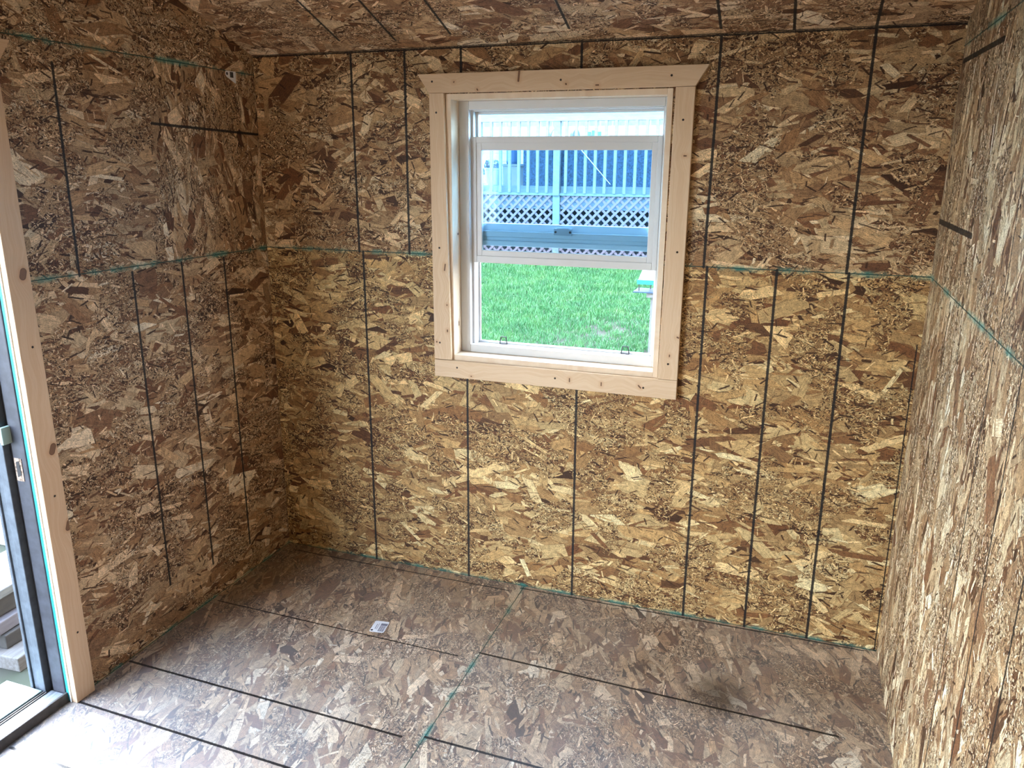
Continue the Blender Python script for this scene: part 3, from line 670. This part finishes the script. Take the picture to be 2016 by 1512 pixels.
# grill
gr = root('barbecue_grill', 'barbecue grill with rounded steel lid behind the middle deck post', 'grill', loc=(-1.16, YD + .50, ZD))
m_steel = simple('grill_steel', (.28, .33, .36), .35, metal=.6); m_gdk = simple('grill_dark', (.05, .06, .06), .5)
mb = MB(); mb.box(-.17, .17, -.2, .2, .08, .52); mb.build('cabinet', m_gdk, gr, bevel=.01)
mb = MB(); pts = [(-.2, .53)] + [(-.2 * math.cos(R(a)), .60 + .125 * math.sin(R(a))) for a in range(0, 181, 15)] + [(.2, .53)]
mb.prism(pts, -.13, .13, 0); mb.build('lid', m_steel, gr, bevel=.006)
for s in (-1, 1):
    mb = MB(); mb.prism([(a * 1.03, b_ + .004) for a, b_ in pts], s * .13, s * .165, 0); mb.build('lid_end', m_gdk, gr)
mb = MB(); mb.cyl((-.10, -.225, .60), (.10, -.225, .60), .010, 10); mb.cyl((-.09, -.225, .60), (-.09, -.19, .60), .006, 6); mb.cyl((.09, -.225, .60), (.09, -.19, .60), .006, 6); mb.build('handle', m_steel, gr)
for sx in (-1, 1):
    for sy in (-1, 1):
        mb = MB(); mb.cyl((sx * .14, sy * .17, 0), (sx * .14, sy * .17, .08), .015, 10); mb.build('leg', m_gdk, gr)
# adirondack chair
m_ch = simple('blue_plastic_chair', (0.015, 0.060, 0.150), .5)
ch = root('adirondack_chair', 'blue slatted garden chair with fanned back on the deck', 'chair', loc=(-1.03, YD + 1.40, ZD))
for i in range(5):
    a = (i - 2) * .075; h = (.60, .66, .68, .66, .60)[i]
    mt = Matrix.Rotation(R(12), 4, 'X') @ Matrix.Rotation(-a * 1.2, 4, 'Y')
    mb = MB(); mb.box(i * .075 - .15 - .033, i * .075 - .15 + .033, 0, .018, .20, h + .10, mat=Matrix.Rotation(R(-14), 4, 'X')); mb.build('back_slat', m_ch, ch)
mb = MB()
for i in range(5): mb.box(-.22, .22, -.42 + i * .09, -.42 + i * .09 + .08, .26 - i * .022, .28 - i * .022)
mb.build('seat', m_ch, ch)
for s in (-1, 1):
    mb = MB(); mb.box(s * .26 - .05, s * .26 + .05, -.45, .15, .42, .44); mb.build('armrest', m_ch, ch)
    mb = MB(); mb.box(s * .24 - .012, s * .24 + .012, -.42, -.34, 0, .42); mb.build('leg', m_ch, ch)
    mb = MB(); mb.prism([(-.42, .24), (.30, 0), (.36, 0), (.36, .03), (-.42, .28)], s * .23 - .01, s * .23 + .01, 0); mb.build('leg', m_ch, ch)
    mb = MB(); mb.box(s * .24 - .012, s * .24 + .012, .08, .14, .1, .42); mb.build('arm_support', m_ch, ch)
# pale wall behind and block wall to the left
m_pw = simple('white_siding', (0.26, 0.26, 0.26), .6)
m_blk, t, b = new_mat('grey_block_wall')
tc = t.n.new('ShaderNodeTexCoord'); s_ = t.sep(tc.outputs['Object']); br = t.n.new('ShaderNodeTexBrick'); t.l.new(t.xyz(s_[0], s_[2], 0), br.inputs['Vector'])
br.inputs['Scale'].default_value = 2.2; br.inputs['Color1'].default_value = (.13, .14, .155, 1); br.inputs['Color2'].default_value = (.09, .10, .115, 1); br.inputs['Mortar'].default_value = (.2, .2, .2, 1)
t.l.new(t.mix(t.mr(t.noise(tc.outputs['Object'], 14., 3, .6, '3D'), .3, .7, 0, .5), br.outputs['Color'], (.2, .19, .19, 1)), b.inputs['Base Color']); b.inputs['Roughness'].default_value = .9
hs = root('house', 'white sided house wall with grey stone band beyond the deck', 'house', loc=(-2, 12.0, .4))
mb = MB(); mb.box(-2.05, 6, 0, .2, 0, 1.80)
for i in range(12): mb.box(-2.05, 6, -.012, 0, i * .15, i * .15 + .142)
mb.build('siding', m_pw, hs)
mb = MB(); mb.box(-6, 6, .2, .4, 0, 3.4); mb.build('stone_wall', m_blk, hs)
mb = MB(); mb.box(-6, 6, -.4, .6, 3.4, 3.55); mb.build('eave', m_pw, hs)
mb = MB(); mb.box(-2.9, -2.06, -.02, .19, 0, 1.2); mb.build('corner_block', m_blk, hs)

# small garden stand seen at the right edge of the screen opening
YS = 3.5
gs = root('garden_stand', 'small white topped stand with teal rim on thin dark legs by the lawn edge', 'stand', loc=(.92, YS, .60))
def gpart(mb, name, mat, o=(.92, YS, .60), par=None, **k):
    mb.v = [(x - o[0], y - o[1], z - o[2]) for x, y, z in mb.v]; return mb.build(name, mat, par or gs, **k)
m_teal = simple('teal_rim', (0.005, 0.162, 0.189), .45)
mb = MB(); mb.prism([(YS - .02, .670), (YS + .30, .78), (YS + .30, .795), (YS - .02, .685)], .765, 1.10, 0); gpart(mb, 'white_top', m_pot)
mb = MB(); mb.box(.760, 1.105, YS - .04, YS - .02, .655, .688); gpart(mb, 'rim', m_teal)
for x, y in ((.772, YS - .01), (.838, YS + .12), (1.09, YS - .01), (1.03, YS + .12)):
    mb = MB(); mb.cyl((x, y, .600), (x, y, .665 if y < YS else .72), .004, 8); gpart(mb, 'leg', m_black)
mb = MB(); mb.box(.735, 1.13, YS - .05, YS + .16, .592, .600); gpart(mb, 'base_tray', m_bin)
wp = root('wooden_post', 'weathered wooden post with wide cap carrying the white topped stand', 'post', loc=(.92, YS + .05, 0))
mb = MB(); mb.box(.835 - .92, .22, -.08, .10, .555, .5915); mb.build('cap', m_dw2, wp)
mb = MB(); mb.box(.862 - .92, .03, -.045, .045, -.0, .555); mb.build('post', m_dw2, wp); wp.location.z = 0

# ------------------------------------------------------------------ outside the sliding door: lumber pile, yellow tote
m_tarp = simple('weathered_grey_board', (0.110, 0.116, 0.116), .8, col2=(0.066, 0.072, 0.076), vscale=12, stretch=(6, 1, 6))
m_pldk = simple('dark_wet_plank', (0.011, 0.009, 0.008), .7, col2=(0.020, 0.017, 0.015), vscale=10, stretch=(6, 1, 6))
m_plp = simple('purple_grey_plank', (0.058, 0.052, 0.065), .7, col2=(0.081, 0.077, 0.089), vscale=10, stretch=(6, 1, 6))
m_plb = simple('brown_weathered_plank', (0.054, 0.045, 0.041), .75, col2=(0.093, 0.090, 0.087), vscale=9, stretch=(8, 1, 8))
def plank(label, x0, x1, ya, yb, z0, z1, mats, rz):
    mb = MB(); cx = (x0 + x1) / 2
    mb.box(x0 - cx, x1 - cx, 0, yb - ya, 0, z1 - z0)
    o = mb.build('plank', mats, bevel=.004, label=label, category='plank', group='planks piled outside the door'); o.location = (cx, ya, z0); o.rotation_euler = (0, 0, R(rz)); return o
plank('brown split plank lowest in the pile outside the door', -.78, -.52, -.86, .6, -.180, -.125, m_plb, 4)
plank('dark plank second from the bottom of the pile outside the door', -.82, -.60, -.83, .7, -.123, -.070, m_pldk, 3)
plank('purple grey plank in the middle of the pile outside the door', -.84, -.61, -.86, .7, -.068, -.020, m_plp, 5)
plank('black plank under the topmost board of the pile outside the door', -.84, -.64, -.84, .7, -.018, .050, m_pldk, 3)
plank('pale grey board topmost on the pile outside the door', -.86, -.62, -.90, .8, .052, .085, m_tarp, 4)
tb = root('tool_case', 'pale case with yellow band and orange label beyond the planks', 'case', loc=(-1.35, -.16, -.18))
m_yel = simple('yellow_band', (0.510, 0.420, 0.090), .5); m_org = simple('orange_label', (0.510, 0.132, 0.036), .5)
mb = MB(); mb.box(-.25, .25, -.02, .4, 0, .16); mb.build('body', m_cool, tb, bevel=.01)
mb = MB(); mb.box(-.252, .252, -.022, .402, .16, .20); mb.build('band', m_yel, tb)
mb = MB(); mb.box(-.25, .25, -.02, .4, .20, .34); mb.build('lid', m_cool, tb, bevel=.01)
mb = MB(); mb.box(-.05, .20, -.026, -.02, .10, .15); mb.build('label_panel', m_org, tb)
m_leafb = simple('dry_leaves', (0.150, 0.090, 0.036), .8, col2=(0.066, 0.048, 0.030), vscale=30)
lv = leaves((-.40, -1.12, -.176), .16, .02, 90, .035, 'dry_leaves', m_leafb, None, 9)
lv['label'] = 'dry brown leaves scattered on the ground outside the door'; lv['category'] = 'leaves'; lv['kind'] = 'stuff'
